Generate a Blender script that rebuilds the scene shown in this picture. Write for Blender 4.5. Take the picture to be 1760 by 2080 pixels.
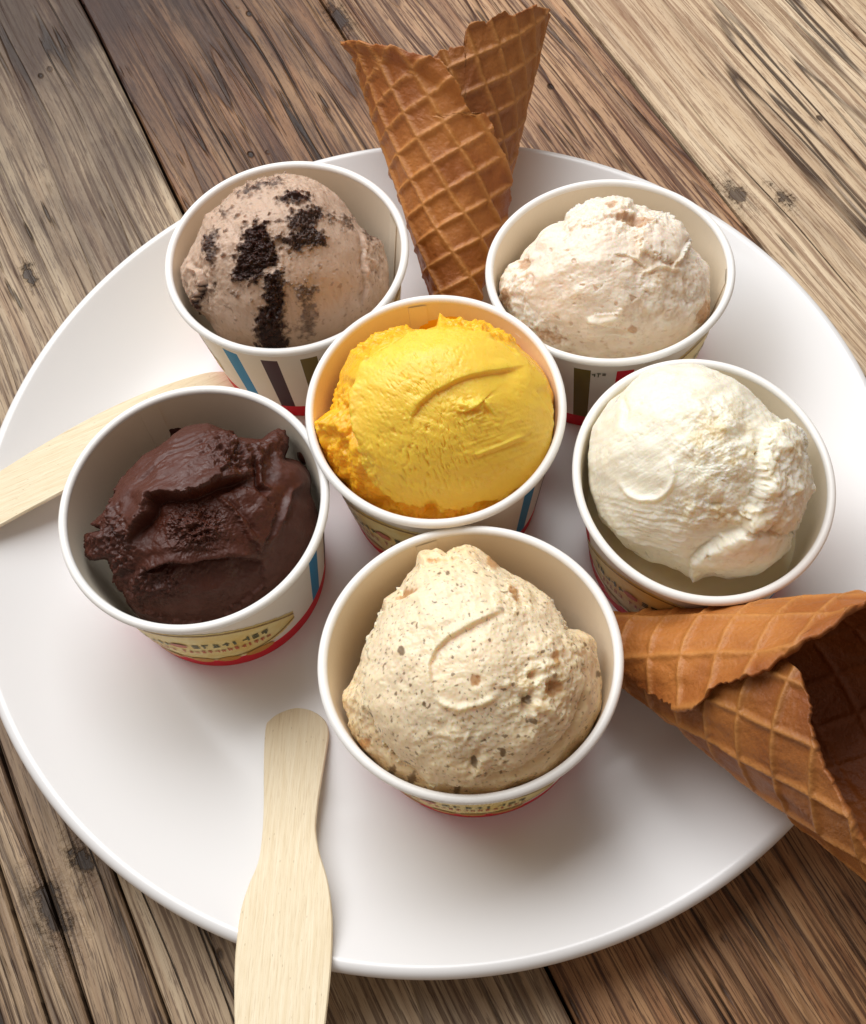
import bpy, math, random
import numpy as np
from mathutils import Matrix, Vector

S = bpy.context.scene
col = S.collection
for _o in list(bpy.data.objects):
    bpy.data.objects.remove(_o)

# ------------------------------------------------------------------ camera
W_, H_ = 1760, 2080                       # photograph pixels
FPX = 2418.714
PITCH, ROLL = 1.0865942, -0.1295993
CAM = np.array([0.0, -0.1744, 0.3363])
_fw = np.array([0, math.cos(PITCH), -math.sin(PITCH)])
_r = np.array([1.0, 0, 0]); _u = np.cross(_r, _fw)
_c, _s = math.cos(ROLL), math.sin(ROLL)
CR, CU = _c*_r + _s*_u, -_s*_r + _c*_u
cd = bpy.data.cameras.new('camera'); cam = bpy.data.objects.new('camera', cd)
cd.sensor_fit = 'HORIZONTAL'; cd.sensor_width = 36; cd.lens = FPX/W_*36
cd.clip_start = 0.01; cd.clip_end = 50
cam.matrix_world = Matrix(((CR[0], CU[0], -_fw[0], CAM[0]), (CR[1], CU[1], -_fw[1], CAM[1]),
                           (CR[2], CU[2], -_fw[2], CAM[2]), (0, 0, 0, 1)))
col.objects.link(cam); S.camera = cam
cd.dof.use_dof = True; cd.dof.focus_distance = 0.35; cd.dof.aperture_fstop = 110

# ------------------------------------------------------------------ light
wd = bpy.data.worlds.new('World'); S.world = wd; wd.use_nodes = True
bg = wd.node_tree.nodes['Background']
bg.inputs[0].default_value = (1.0, 0.83, 0.70, 1); bg.inputs[1].default_value = 0.31

def area_lamp(name, loc, target, sx, sy, power, colour):
    ld = bpy.data.lights.new(name, 'AREA'); ld.shape = 'RECTANGLE'; ld.size = sx; ld.size_y = sy
    ld.energy = power; ld.color = colour
    lo = bpy.data.objects.new(name, ld); lo.location = loc
    lo.rotation_euler = (Vector(target) - Vector(loc)).to_track_quat('-Z', 'Y').to_euler()
    col.objects.link(lo); return lo
area_lamp('window_light', (-0.34, 0.72, 1.18), (0, 0, 0.02), 1.5, 1.2, 35, (0.97, 0.985, 1.0))

S.render.engine = 'CYCLES'
S.view_settings.view_transform = 'Standard'; S.view_settings.look = 'None'
S.view_settings.exposure = -0.16; S.view_settings.gamma = 1.0
S.cycles.max_bounces = 10; S.cycles.diffuse_bounces = 6

# ------------------------------------------------------------------ helpers
def ray(x, y):
    d = (np.asarray(x)[..., None]-W_/2)*CR + (H_/2-np.asarray(y)[..., None])*CU + FPX*_fw
    return d/np.linalg.norm(d, axis=-1, keepdims=True)
def at(x, y, z):                                    # the point of that pixel at height z
    d = ray(x, y); return CAM + d*((z-CAM[2])/d[..., 2:3])
def proj(P):
    d = P-CAM; z = d@_fw
    return W_/2+FPX*(d@CR)/z, H_/2-FPX*(d@CU)/z
def sstep(a, b, x):
    t = np.clip((x-a)/(b-a), 0, 1); return t*t*(3-2*t)
_rs = np.random.RandomState(7)
_perm = _rs.permutation(256); _perm = np.concatenate([_perm, _perm, _perm])
_grad = _rs.normal(size=(256, 3)); _grad /= np.linalg.norm(_grad, axis=1)[:, None]
def perlin(P):
    P = np.asarray(P, float); i = np.floor(P).astype(int); fr = P-i; i &= 255
    w = fr*fr*fr*(fr*(fr*6-15)+10); out = 0
    for dx in (0, 1):
        for dy in (0, 1):
            for dz in (0, 1):
                h = _perm[_perm[_perm[i[:, 0]+dx]+i[:, 1]+dy]+i[:, 2]+dz] & 255
                g = _grad[h]
                v = g[:, 0]*(fr[:, 0]-dx)+g[:, 1]*(fr[:, 1]-dy)+g[:, 2]*(fr[:, 2]-dz)
                out = out + v*((w[:, 0] if dx else 1-w[:, 0])*(w[:, 1] if dy else 1-w[:, 1])*(w[:, 2] if dz else 1-w[:, 2]))
    return out*1.6
def fbm(P, oct=3, gain=.5):
    a, s, o = 1.0, 1.0, 0
    for k in range(oct):
        o = o + a*perlin(P*s + 17.3*k); a *= gain; s *= 2.03
    return o
def ridged(P, oct=3):
    a, s, o = 1.0, 1.0, 0
    for k in range(oct):
        o = o + a*(1-2*np.abs(perlin(P*s+9.1*k))); a *= .5; s *= 2.1
    return o/1.75
def mesh(name, V, F, mat, parent=None, smooth=True, colour=None):
    me = bpy.data.meshes.new(name)
    V = np.asarray(V, np.float32)
    if isinstance(F, np.ndarray):
        n, k = F.shape
        me.vertices.add(len(V)); me.vertices.foreach_set('co', V.ravel())
        me.loops.add(n*k); me.loops.foreach_set('vertex_index', F.astype(np.int32).ravel())
        me.polygons.add(n); me.polygons.foreach_set('loop_start', np.arange(0, n*k, k, dtype=np.int32))
        me.polygons.foreach_set('loop_total', np.full(n, k, np.int32)); me.update(calc_edges=True)
    else:
        me.from_pydata(V.tolist(), [], F)
    if smooth: me.polygons.foreach_set('use_smooth', np.ones(len(me.polygons), bool))
    if colour is not None:
        at_ = me.color_attributes.new('Col', 'FLOAT_COLOR', 'POINT')
        c4 = np.ones((len(V), 4), np.float32); c4[:, :colour.shape[1]] = colour
        at_.data.foreach_set('color', c4.ravel())
    me.validate(); me.update()
    me.materials.append(mat)
    o = bpy.data.objects.new(name, me); col.objects.link(o)
    if parent is not None: o.parent = parent
    return o
def empty(name, loc=(0, 0, 0)):
    o = bpy.data.objects.new(name, None); o.location = loc; o.empty_display_size = .01; col.objects.link(o); return o
def tag(o, label, cat, group=None):
    o['label'] = label; o['category'] = cat
    if group: o['group'] = group
    return o
def lathe(prof, n=128, a0=0.0, a1=2*math.pi):
    full = abs(a1-a0-2*math.pi) < 1e-6
    A = np.linspace(a0, a1, n, endpoint=not full); prof = np.asarray(prof, float); m = len(prof)
    V = np.stack([prof[None, :, 0]*np.cos(A)[:, None], prof[None, :, 0]*np.sin(A)[:, None], np.repeat(prof[None, :, 1], n, 0)], -1).reshape(-1, 3)
    i = np.arange(n if full else n-1)[:, None]; j = np.arange(m-1)[None]
    i2 = (i+1) % n
    F = np.stack([i*m+j, i2*m+j, i2*m+j+1, i*m+j+1], -1).reshape(-1, 4)
    return V, F

# ---------------------------------------------------------------- materials
class NT:
    def __init__(s, name):
        s.m = bpy.data.materials.new(name); s.m.use_nodes = True; s.t = s.m.node_tree
        s.b = s.t.nodes['Principled BSDF']; s.out = s.t.nodes['Material Output']
    def n(s, typ, **kw):
        x = s.t.nodes.new(typ)
        for k, v in kw.items():
            if k.startswith('i_'):
                key = k[2:]; key = int(key) if key.isdigit() else key.replace('_', ' ')
                s.put(x.inputs[key], v)
            else: setattr(x, k, v)
        return x
    def put(s, sock, v):
        if isinstance(v, bpy.types.NodeSocket): s.t.links.new(v, sock)
        elif isinstance(v, bpy.types.Node): s.t.links.new(v.outputs[0], sock)
        else: sock.default_value = v
    def math(s, op, a, b=0.0, clamp=False):
        x = s.n('ShaderNodeMath', operation=op, use_clamp=clamp); s.put(x.inputs[0], a); s.put(x.inputs[1], b); return x.outputs[0]
    def mix(s, fac, a, b, blend='MIX'):
        x = s.n('ShaderNodeMix', data_type='RGBA', blend_type=blend)
        s.put(x.inputs[0], fac); s.put(x.inputs[6], a); s.put(x.inputs[7], b); return x.outputs[2]
    def ramp(s, fac, stops, interp='LINEAR'):
        x = s.n('ShaderNodeValToRGB'); s.put(x.inputs[0], fac); e = x.color_ramp; e.interpolation = interp
        while len(e.elements) < len(stops): e.elements.new(1)
        for k, (p, c) in enumerate(stops):
            e.elements[k].position = p; e.elements[k].color = (c if len(c) == 4 else (*c, 1)) if hasattr(c, '__len__') else (c, c, c, 1)
        return x.outputs[0]
    def noise(s, vec, scale, detail=4, rough=.55, dist=0.0):
        x = s.n('ShaderNodeTexNoise'); s.put(x.inputs['Vector'], vec); x.inputs['Scale'].default_value = scale
        x.inputs['Detail'].default_value = detail; x.inputs['Roughness'].default_value = rough; x.inputs['Distortion'].default_value = dist
        return x.outputs[0]
    def mapping(s, vec, scale, loc=(0, 0, 0), rot=(0, 0, 0)):
        x = s.n('ShaderNodeMapping'); s.put(x.inputs[0], vec); x.inputs['Scale'].default_value = scale
        x.inputs['Location'].default_value = loc; x.inputs['Rotation'].default_value = rot; return x.outputs[0]
    def obj(s):
        return s.n('ShaderNodeTexCoord').outputs['Object']
    def bump(s, h, dist, strength=1.0):
        x = s.n('ShaderNodeBump'); s.put(x.inputs['Height'], h); x.inputs['Distance'].default_value = dist; x.inputs['Strength'].default_value = strength
        s.put(s.b.inputs['Normal'], x.outputs[0]); return x
    def set(s, **kw):
        for k, v in kw.items():
            s.put(s.b.inputs[k.replace('_', ' ')], v)
        return s.m

def rgb(r, g, b):                                     # sRGB 0-255 to linear
    f = lambda c: ((c/255+.055)/1.055)**2.4 if c > 10 else c/255/12.92
    return (f(r), f(g), f(b))

KNOTS = [(0.0655, -0.1567, 0.0035), (0.225, -0.0703, 0.005), (-0.0581, 0.1482, 0.005), (-0.0479, 0.136, 0.003), (0.0564, -0.1701, 0.002), (0.16, 0.085, 0.002)]
def wood_material(name, pale, mid, dark, lines, stain, seed, freq=1.0):
    t = NT(name); P = t.obj()
    off = (seed*1.7, seed*.37, 0)
    # slow wander of the grain
    wob = t.noise(t.mapping(P, (5, 14, 1), off), 1.0, 2)
    sep = t.n('ShaderNodeSeparateXYZ'); t.put(sep.inputs[0], P)
    y2 = t.math('ADD', sep.outputs[1], t.math('MULTIPLY', t.math('SUBTRACT', wob, .5), .010))
    cmb = t.n('ShaderNodeCombineXYZ'); t.put(cmb.inputs[0], sep.outputs[0]); t.put(cmb.inputs[1], y2)
    Q = cmb.outputs[0]
    broad = t.noise(t.mapping(Q, (2.0, 190*freq, 1), off), 1.0, 5, .65)
    fine = t.noise(t.mapping(Q, (9, 700*freq, 1), off), 1.0, 3, .6)
    fibre = t.noise(t.mapping(Q, (70, 1300, 1), off), 1.0, 3, .7)
    rn = t.noise(t.mapping(Q, (1.3, 26*freq, 1), (seed*3.1, seed, 0)), 1.0, 2, .45)
    ring = t.math('FRACT', t.math('MULTIPLY', rn, 16.0*lines+4))
    line = t.math('MULTIPLY', t.ramp(ring, [(0, 1), (.05, .05), (.5, .08), (.84, .5), (.94, 1), (1, 1)]), t.ramp(t.noise(t.mapping(Q, (6, 60, 1), off), 1.0, 3), [(.36, .15), (.62, 1)]))
    patch = t.noise(t.mapping(P, (9, 26, 1), (seed*2.3, seed*1.1, 0)), 1.0, 4, .6)
    c = t.mix(t.ramp(broad, [(.32, 0), (.62, 1)]), mid, pale)
    c = t.mix(t.math('MULTIPLY', t.ramp(fine, [(.41, 1), (.455, .5), (.48, 0)]), .42+.28*lines), c, dark)
    c = t.mix(t.math('MULTIPLY', t.ramp(fibre, [(.40, 1), (.46, 0)]), .45+.2*lines), c, dark)
    stn = t.noise(t.mapping(Q, (3.5, 40, 1), (seed*4.1, 0, 0)), 1.0, 4, .6)
    c = t.mix(t.math('MULTIPLY', t.ramp(stn, [(.50, 0), (.66, 1)]), min(.6, .05+.5*lines)), c, (*[x*1.6 for x in dark[:3]], 1))
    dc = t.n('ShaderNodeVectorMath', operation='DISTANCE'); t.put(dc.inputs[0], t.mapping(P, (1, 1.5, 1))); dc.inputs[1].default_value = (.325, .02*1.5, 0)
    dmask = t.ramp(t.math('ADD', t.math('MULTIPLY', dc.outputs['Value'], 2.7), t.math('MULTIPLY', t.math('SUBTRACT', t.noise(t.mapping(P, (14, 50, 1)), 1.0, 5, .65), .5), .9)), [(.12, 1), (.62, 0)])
    c = t.mix(t.math('MULTIPLY', dmask, .92), c, (*[x*.42 for x in dark[:3]], 1))  # dark stain plus vignette-like corner darkening, both painted into the wood colour
    c = t.mix(t.math('MULTIPLY', line, min(.95, .35+.45*lines)), c, tuple(x*.6 for x in dark[:3])+(1,))
    c = t.mix(t.math('MULTIPLY', t.ramp(patch, [(.42, 0), (.68, 1)]), stain), c, dark)
    # worm holes and short splits
    v = t.n('ShaderNodeTexVoronoi'); t.put(v.inputs['Vector'], t.mapping(P, (55, 85, 1), (seed, 0, 0))); v.inputs['Scale'].default_value = 1.0
    hole = t.math('MULTIPLY', t.ramp(v.outputs['Distance'], [(.07, 1), (.12, 0)]), t.ramp(patch, [(.50, 0), (.56, 1)]))
    v2 = t.n('ShaderNodeTexVoronoi'); t.put(v2.inputs['Vector'], t.mapping(Q, (26, 260, 1), (seed*5, 0, 0))); v2.inputs['Scale'].default_value = 1.0
    split = t.math('MULTIPLY', t.ramp(v2.outputs['Distance'], [(.10, 1), (.20, 0)]), t.ramp(t.noise(P, 30, 2), [(.45, 0), (.6, 1)]))
    cn = t.noise(t.mapping(Q, (2.2, 55, 1), (seed*7.3, seed*2, 0)), 1.0, 3, .5)
    crack = t.math('MULTIPLY', t.ramp(t.math('ABSOLUTE', t.math('SUBTRACT', cn, .5)), [(.004, 1), (.014, 0)]), t.ramp(t.noise(t.mapping(P, (7, 20, 1), off), 1.0, 2), [(.50, 0), (.60, 1)]))
    marks = t.math('MAXIMUM', t.math('MAXIMUM', hole, crack), t.math('MULTIPLY', split, .85))
    kd = None
    for kx, ky, kr in KNOTS:
        dk_ = t.n('ShaderNodeVectorMath', operation='DISTANCE'); t.put(dk_.inputs[0], t.mapping(P, (.45, 1, 0))); dk_.inputs[1].default_value = (kx*.45, ky, 0)
        m_ = t.ramp(t.math('DIVIDE', t.math('ADD', dk_.outputs['Value'], t.math('MULTIPLY', t.math('SUBTRACT', t.noise(P, 240, 4, .65), .5), .012)), kr*2.5), [(.18, 1), (.36, .35), (.7, 0)])
        kd = m_ if kd is None else t.math('MAXIMUM', kd, m_)
    marks = t.math('MAXIMUM', marks, t.math('MULTIPLY', kd, .95))
    c = t.mix(t.math('MULTIPLY', marks, .9), c, tuple(x*.22 for x in dark[:3])+(1,))
    h = t.math('ADD', t.math('MULTIPLY', fine, .5), t.math('ADD', t.math('MULTIPLY', fibre, .35), t.math('MULTIPLY', line, -.8)))
    h = t.math('SUBTRACT', h, t.math('MULTIPLY', marks, 1.2))
    t.bump(h, .0008, .9)
    return t.set(Base_Color=c, Roughness=t.ramp(fine, [(.3, .62), (.7, .45)]), Specular_IOR_Level=.35)

def simple(name, c, rough=.5, spec=.5, bump=None, **kw):
    t = NT(name); P = t.obj()
    n = t.noise(P, 220, 4)
    base = t.mix(t.math('MULTIPLY', n, .18), (*c, 1), (*[x*.8 for x in c], 1))
    if bump: t.bump(t.noise(P, bump[0], 4, .6), bump[1], .6)
    return t.set(Base_Color=base, Roughness=rough, Specular_IOR_Level=spec, **kw)

def cream_material(name, rough, sss, radius, grain=.00016, scale=1400, spec=.45):
    t = NT(name); P = t.obj()
    a = t.n('ShaderNodeAttribute', attribute_name='Col').outputs[0]
    c = t.mix(t.math('MULTIPLY', t.ramp(t.noise(P, 420, 5, .65), [(.40, 0), (.7, 1)]), .12), a, t.mix(1.0, a, (.72, .62, .5, 1), 'MULTIPLY'))
    h = t.math('ADD', t.noise(P, scale, 5, .7), t.math('MULTIPLY', t.noise(P, scale*.3, 3), .8))
    t.bump(h, grain*1.3, .6)
    return t.set(Base_Color=c, Roughness=t.ramp(t.noise(P, 210, 4, .6), [(.32, rough+.06), (.5, rough-.06), (.66, rough-.20)]), Subsurface_Weight=sss,
                 Subsurface_Radius=radius, Subsurface_Scale=1.0, Specular_IOR_Level=spec)

# ------------------------------------------------------------ table and plate
dirx = np.array([-.3458, .9383]); ANG = math.atan2(dirx[1], dirx[0])
tm = simple('table_gap_dark', (.02, .012, .008), .8, .2)
# local frame of the table: x along the boards, y across them
table = mesh('wooden_table', [(-.9, -.62, -.030), (.9, -.62, -.030), (.9, .62, -.030), (-.9, .62, -.030),
             (-.9, -.62, -.0125), (.9, -.62, -.0125), (.9, .62, -.0125), (-.9, .62, -.0125)],
             [(3, 2, 1, 0), (4, 5, 6, 7), (0, 1, 5, 4), (1, 2, 6, 5), (2, 3, 7, 6), (3, 0, 4, 7)], tm, smooth=False)
table.rotation_euler = (0, 0, ANG); table['kind'] = 'structure'
# local y = -n, where n is measured across the boards in the photograph
#          n at the far end, n at the near end
edges = [(-.60, -.60), (-.51, -.51), (-.42, -.42), (-.335, -.335), (-.245, -.245), (-.1590, -.1580), (-.1478, -.1478), (-.1293, -.1290),
         (-.0205, -.0345), (.0690, .0590), (.1580, .1460), (.246, .236), (.335, .33), (.425, .42), (.51, .51), (.60, .60)]
P_, M_, D_ = rgb(190, 168, 140), rgb(150, 120, 92), rgb(62, 38, 24)
woods = {}
def wood_for(k):
    n = sum(edges[k])/2
    if n > .14: return (rgb(222, 200, 168), rgb(204, 176, 140), rgb(112, 74, 48), .5, .22, .8)
    if n > .05: return (rgb(212, 174, 134), rgb(178, 130, 92), rgb(76, 38, 20), 1.3, .35, 1.1)
    if n > -.05: return (rgb(196, 152, 108), rgb(156, 106, 68), rgb(60, 29, 15), 1.0, .5, 1.0)
    if n > -.14: return (rgb(206, 184, 152), rgb(170, 140, 108), rgb(72, 44, 28), .7, .45, 1.0)
    return (rgb(190, 164, 132), rgb(146, 116, 88), rgb(56, 34, 22), 1.0, .45, 1.1)
for k in range(len(edges)-1):
    (f0, n0), (f1, n1) = edges[k], edges[k+1]
    # far end at local x=+.27, near end at x=-.14: edges run on linearly but only within the board
    def ey(e, x): return -(e[1]+(e[0]-e[1])*min(1, max(0, (x+.14)/.41)))
    g = .00035
    xs = np.linspace(-.9, .9, 61); V = []; F = []
    rj = random.Random(k)
    for x in xs:
        yb, ya = ey(edges[k], x)-g-rj.uniform(0, .0004), ey(edges[k+1], x)+g+rj.uniform(0, .0004)
        b = .0007
        V += [(x, ya, -.0125), (x, ya, -b), (x, ya+b*.9, 0), (x, yb-b*.9, 0), (x, yb, -b), (x, yb, -.0125)]
    for i in range(len(xs)-1):
        for j in range(5): F.append((i*6+j, (i+1)*6+j, (i+1)*6+j+1, i*6+j+1))
    F += [(0, 1, 2, 3, 4, 5), tuple(reversed(range(len(V)-6, len(V))))]
    w = wood_for(k); dim = .90 if sum(edges[k])/2 < .14 else .97; w = tuple(tuple(x*dim for x in c_) for c_ in w[:3])+w[3:]
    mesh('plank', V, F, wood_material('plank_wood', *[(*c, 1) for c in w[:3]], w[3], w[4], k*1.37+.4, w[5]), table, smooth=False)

PR, PZ = .1396, .0227                       # plate rim radius and height
ZP = .006                                   # its flat inner surface
prof = [(.0001, ZP)] + [(r, ZP+(PZ-ZP)*min(1, max(0, (r-.096)/(PR-.0035-.096))**1.6)) for r in np.linspace(.02, PR-.0035, 60)]
prof += [(PR-.0026+.0026*math.sin(t), PZ+.0004-.0026+.0026*math.cos(t)) for t in np.radians(np.arange(-5, 181, 15))]
prof += [(r, .0022+(PZ-.0052-.0022)*max(0, (r-.094)/(PR-.0035-.094))**1.6) for r in np.linspace(PR-.0040, .085, 30)]
prof += [(.083, .0003), (.080, .0003), (.078, .0022), (.0001, .0022)]
pm = NT('white_plate'); _P = pm.obj()
plate_mat = pm.set(Base_Color=(.77, .765, .76, 1), Roughness=.26, Specular_IOR_Level=.5)
V, F = lathe(prof[::-1], 220)
tag(mesh('plate', V, F, plate_mat), 'large round white plate holding six cups of ice cream', 'plate')

# ------------------------------------------------------------------- cups
ZB = ZP; CH = .046; ZRIM = ZB+CH; RT, RB = .0375, .0300; FLOOR = .0045
RISE = dict(C=1+.0027/.046)
CUPS = dict(A=(-.03449, .07121, 1.0103, 1.0106), B=(.06186, .0496, .9931, .9324), C=(.00445, .00770, .981, 1.0285),
            D=(-.06507, -.01202, 1.0042, 1.029), E=(.07365, -.02402, .9336, 1.0169), F=(.00446, -.06712, 1.038, .9974))
def rin(z):                                  # inner wall radius, z above the cup's foot
    return RB+(RT-.0017-RB)*z/CH-.0006
def rout(z): return RB+(RT-.0017-RB)*z/CH
def wall_angle(cx, cy, px, py, z):
    p = at(px, py, z); return math.atan2(p[1]-cy, p[0]-cx)

paper_in = NT('white_paper_inside'); _P = paper_in.obj()
paper_in.bump(paper_in.noise(_P, 900, 3), .00008, .5)
paper_in = paper_in.set(Base_Color=(.82, .74, .60, 1), Roughness=.5, Specular_IOR_Level=.3)
rim_mat = simple('white_rolled_paper', (.88, .87, .84), .38, .45, (700, .0001))
CBLUE, CBROWN, COLIVE, CRED = (.008, .22, .46, 1), (.05, .008, .006, 1), (.17, .12, .018, 1), (.66, .006, .022, 1)
def printed_paper():
    t = NT('printed_paper'); P = t.obj()
    sep = t.n('ShaderNodeSeparateXYZ'); t.put(sep.inputs[0], P)
    ang = t.math('ARCTAN2', sep.outputs[1], sep.outputs[0])
    u = t.math('ADD', t.math('DIVIDE', ang, 2*math.pi), 1.0); u = t.math('FRACT', u)     # label centre at u = 0
    white = (.80, .74, .64, 1)
    d = 1/360
    stops = [(0, white)]
    for a, w, c in ((66, 8.5, CBLUE), (86, 9, CBROWN), (106, 9, COLIVE), (127, 9, CRED), (246, 8.5, CBLUE), (266, 9, CBROWN), (286, 9, COLIVE), (307, 9, CRED)):
        stops += [(a*d, c), ((a+w)*d, white)]
    stripes = t.ramp(u, stops, 'CONSTANT')
    z = sep.outputs[2]
    m = t.math('MULTIPLY', t.math('LESS_THAN', z, .0385), t.math('GREATER_THAN', z, 0))
    c = t.mix(m, white, stripes)
    wav = t.math('ADD', .0066, t.math('MULTIPLY', t.noise(P, 60, 1), .0012))
    c = t.mix(t.math('LESS_THAN', z, wav), c, CRED)
    c = t.mix(t.math('MULTIPLY', t.noise(P, 300, 3), .15), c, t.mix(1.0, c, (.75, .7, .65, 1), 'MULTIPLY'))
    return t.set(Base_Color=c, Roughness=.5, Specular_IOR_Level=.22)
print_mat = printed_paper()
label_mat = NT('label_print'); _P = label_mat.obj()
label_mat = label_mat.set(Base_Color=label_mat.mix(label_mat.ramp(label_mat.noise(_P, 130, 3), [(.35, 0), (.65, 1)]), (.72, .50, .12, 1), (.76, .64, .28, 1)), Roughness=.4)
gold_mat = simple('gold_print', (.30, .16, .03), .4)
green_mat = simple('green_print', (.07, .075, .02), .4)
redo_mat = simple('orange_red_print', (.48, .10, .03), .4)
def wall_patch(fn_inside, a0, a1, z0, z1, na, nz, off):          # curved sheet lying on the outer wall
    A = np.linspace(a0, a1, na); Z = np.linspace(z0, z1, nz); V = []; F = []
    for a in A:
        for z in Z:
            r = rout(z)+off; V.append((r*math.cos(a), r*math.sin(a), z))
    for i in range(na-1):
        for j in range(nz-1):
            if fn_inside((A[i]+A[i+1])/2, (Z[j]+Z[j+1])/2): F.append((i*nz+j, (i+1)*nz+j, (i+1)*nz+j+1, i*nz+j+1))
    used = sorted({v for f in F for v in f}); mp = {v: k for k, v in enumerate(used)}
    return [V[v] for v in used], [tuple(mp[v] for v in f) for f in F]
def marks(seed, zc, a0, a1, h, n, sag=0.0):                          # a line of small printed characters, bent round the wall
    rj = random.Random(seed); V = []; F = []
    st = (a1-a0)/n
    for k in range(n):
        if rj.random() < .10: continue
        a = a0+k*st; zb = zc+sag*((k/n-.5)*2)**2
        for s in range(rj.choice((2, 3, 3))):
            if rj.random() < .5: da, dz, w, hh = rj.uniform(0, .5)*st, 0, .22*st, h*rj.uniform(.7, 1.15)
            else: da, dz, w, hh = 0, rj.choice((0, .4, .78))*h, .68*st, .24*h
            q = [(a+da, zb+dz), (a+da+w, zb+dz), (a+da+w, zb+dz+hh), (a+da, zb+dz+hh)]; b = len(V)
            V += [((rout(z)+.00032)*math.cos(x), (rout(z)+.00032)*math.sin(x), z) for x, z in q]; F.append((b, b+1, b+2, b+3))
    return V, F
_d = math.radians
def arch(a, z):
    t = abs(a)/_d(50)
    return t < 1 and .0075+.006*t*t < z < .037-.017*t*t
def arch_line(a, z):
    t = abs(a)/_d(50)
    return t < 1 and (abs(z-(.0352-.017*t*t)) < .0005 or abs(z-(.0095+.006*t*t)) < .0004)
def make_cup():
    root = empty('paper_cup')
    wp = [(RB-.0012, .0012), (RB-.0010, 0), (RB, 0), (RB+.0001, .0006)] + [(rout(z), z) for z in np.linspace(.002, CH-.0012, 24)]
    V, F = lathe(wp, 192); mesh('outer_wall', V, F, print_mat, root)
    ip = [(rin(z), z) for z in np.linspace(CH-.0012, FLOOR+.0016, 24)] + [(rin(FLOOR)-.0004, FLOOR+.0005), (rin(FLOOR)-.0016, FLOOR), (.0001, FLOOR)]
    V, F = lathe(ip, 192); mesh('inner_wall', V, F, paper_in, root)
    V, F = [], []                                     # overlap of the rolled paper, seen inside the cup
    for zz in np.linspace(FLOOR+.001, CH-.0016, 12):
        for da, dr in ((0, .0000), (0, .00030), (_d(9), .00025), (_d(9.5), -.0001)):
            r = rin(zz)-dr; V.append((r*math.cos(_d(205)+da), r*math.sin(_d(205)+da), zz))
    for i in range(11):
        for j in range(3): F.append((i*4+j, i*4+j+1, (i+1)*4+j+1, (i+1)*4+j))
    mesh('paper_seam', V, F, paper_in, root, False)
    rc, rr = RT-.00125, .00125
    tor = [(rc+rr*math.cos(a)*1.0, CH-.0011+rr*math.sin(a)*1.0) for a in np.linspace(0, 2*math.pi, 19)]
    V, F = lathe(tor, 192); mesh('rolled_rim', V, F, rim_mat, root)
    for half in (0, math.pi):
        V, F = wall_patch(arch, -_d(50), _d(50), .006, .038, 90, 60, .00012)
        lb = mesh('label', V, F, label_mat, root)
        V, F = wall_patch(arch_line, -_d(50), _d(50), .006, .038, 140, 150, .00024); o1 = mesh('border_print', V, F, gold_mat, lb)
        V1, F1 = marks(3, .0225, -_d(36), _d(36), .0034, 15, -.004); o2 = mesh('upper_lettering', V1, F1, green_mat, lb)
        V2, F2 = marks(5, .0172, -_d(30), _d(36), .0026, 20, -.003); o3 = mesh('lower_lettering', V2, F2, redo_mat, lb)
        V3, F3 = wall_patch(lambda a, z: ((a+_d(9))/_d(4.2))**2+((z-.0245)/.0021)**2 < 1, -_d(16), 0, .020, .029, 30, 30, .0004)
        o4 = mesh('emblem', V3, F3, redo_mat, lb)
        V4, F4 = wall_patch(lambda a, z: any(((a-_d(c))/_d(w))**2+((z-.0085)/.0022)**2 < 1 for c, w in ((-22, 7), (-4, 6), (10, 6), (27, 8))), -_d(36), _d(40), .006, .012, 110, 24, .0003)
        o5 = mesh('fruit_print', V4, F4, simple('amber_print', (.55, .25, .02), .4), lb)
        if half:
            for o in (lb,): o.rotation_euler = (0, 0, math.pi)
    # small dark lettering beside the olive stripe
    V, F = marks(11, .0352, _d(116), _d(126), .0024, 4); mesh('small_lettering', V, F, green_mat, root)
    return root
def copy_tree(o, parent=None):
    c = o.copy(); col.objects.link(c); c.parent = parent
    for ch in list(o.children): copy_tree(ch, c)
    return c
proto = make_cup()
cup_turn = dict(   # turn so that a chosen mark of the print faces the way the photograph shows it
    A=wall_angle(*CUPS['A'][:2], 565, 765, ZB+.024)-_d(90.5),
    B=wall_angle(*CUPS['B'][:2], 1190, 775, ZB+.026)-_d(111),
    C=wall_angle(*CUPS['C'][:2], 880, 1090, ZB+.030)-_d(18),
    D=wall_angle(*CUPS['D'][:2], 645, 1165, ZB+.024)-_d(70),
    E=wall_angle(*CUPS['E'][:2], 1330, 1220, ZB+.026)-_d(5),
    F=wall_angle(*CUPS['F'][:2], 950, 1650, ZB+.020)-_d(8))
cup_label = dict(A='white paper cup holding the cookie speckled scoop, blue and brown stripes showing',
                 B='white paper cup holding the pale cream scoop beside the upright leaning cone',
                 C='white paper cup holding the bright yellow scoop in the middle of the plate',
                 D='white paper cup holding the dark chocolate scoop, yellow printed label showing',
                 E='white paper cup holding the ivory vanilla scoop, the brown cone lying against it',
                 F='white paper cup holding the brown flecked caramel scoop beside the wooden spoon')
cups = {}
for k in 'BCDEFA':
    c = proto if k == 'A' else copy_tree(proto)
    x, y, sx, sy = CUPS[k]
    c.location = (x, y, ZB)
    # oval squeeze along world x / y: rotation first, then scale
    for ch in c.children: ch.rotation_euler.z += cup_turn[k]
    c.scale = (sx, sy, RISE.get(k, 1))
    tag(c, cup_label[k], 'paper cup', 'six paper cups on the plate'); cups[k] = c

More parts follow.
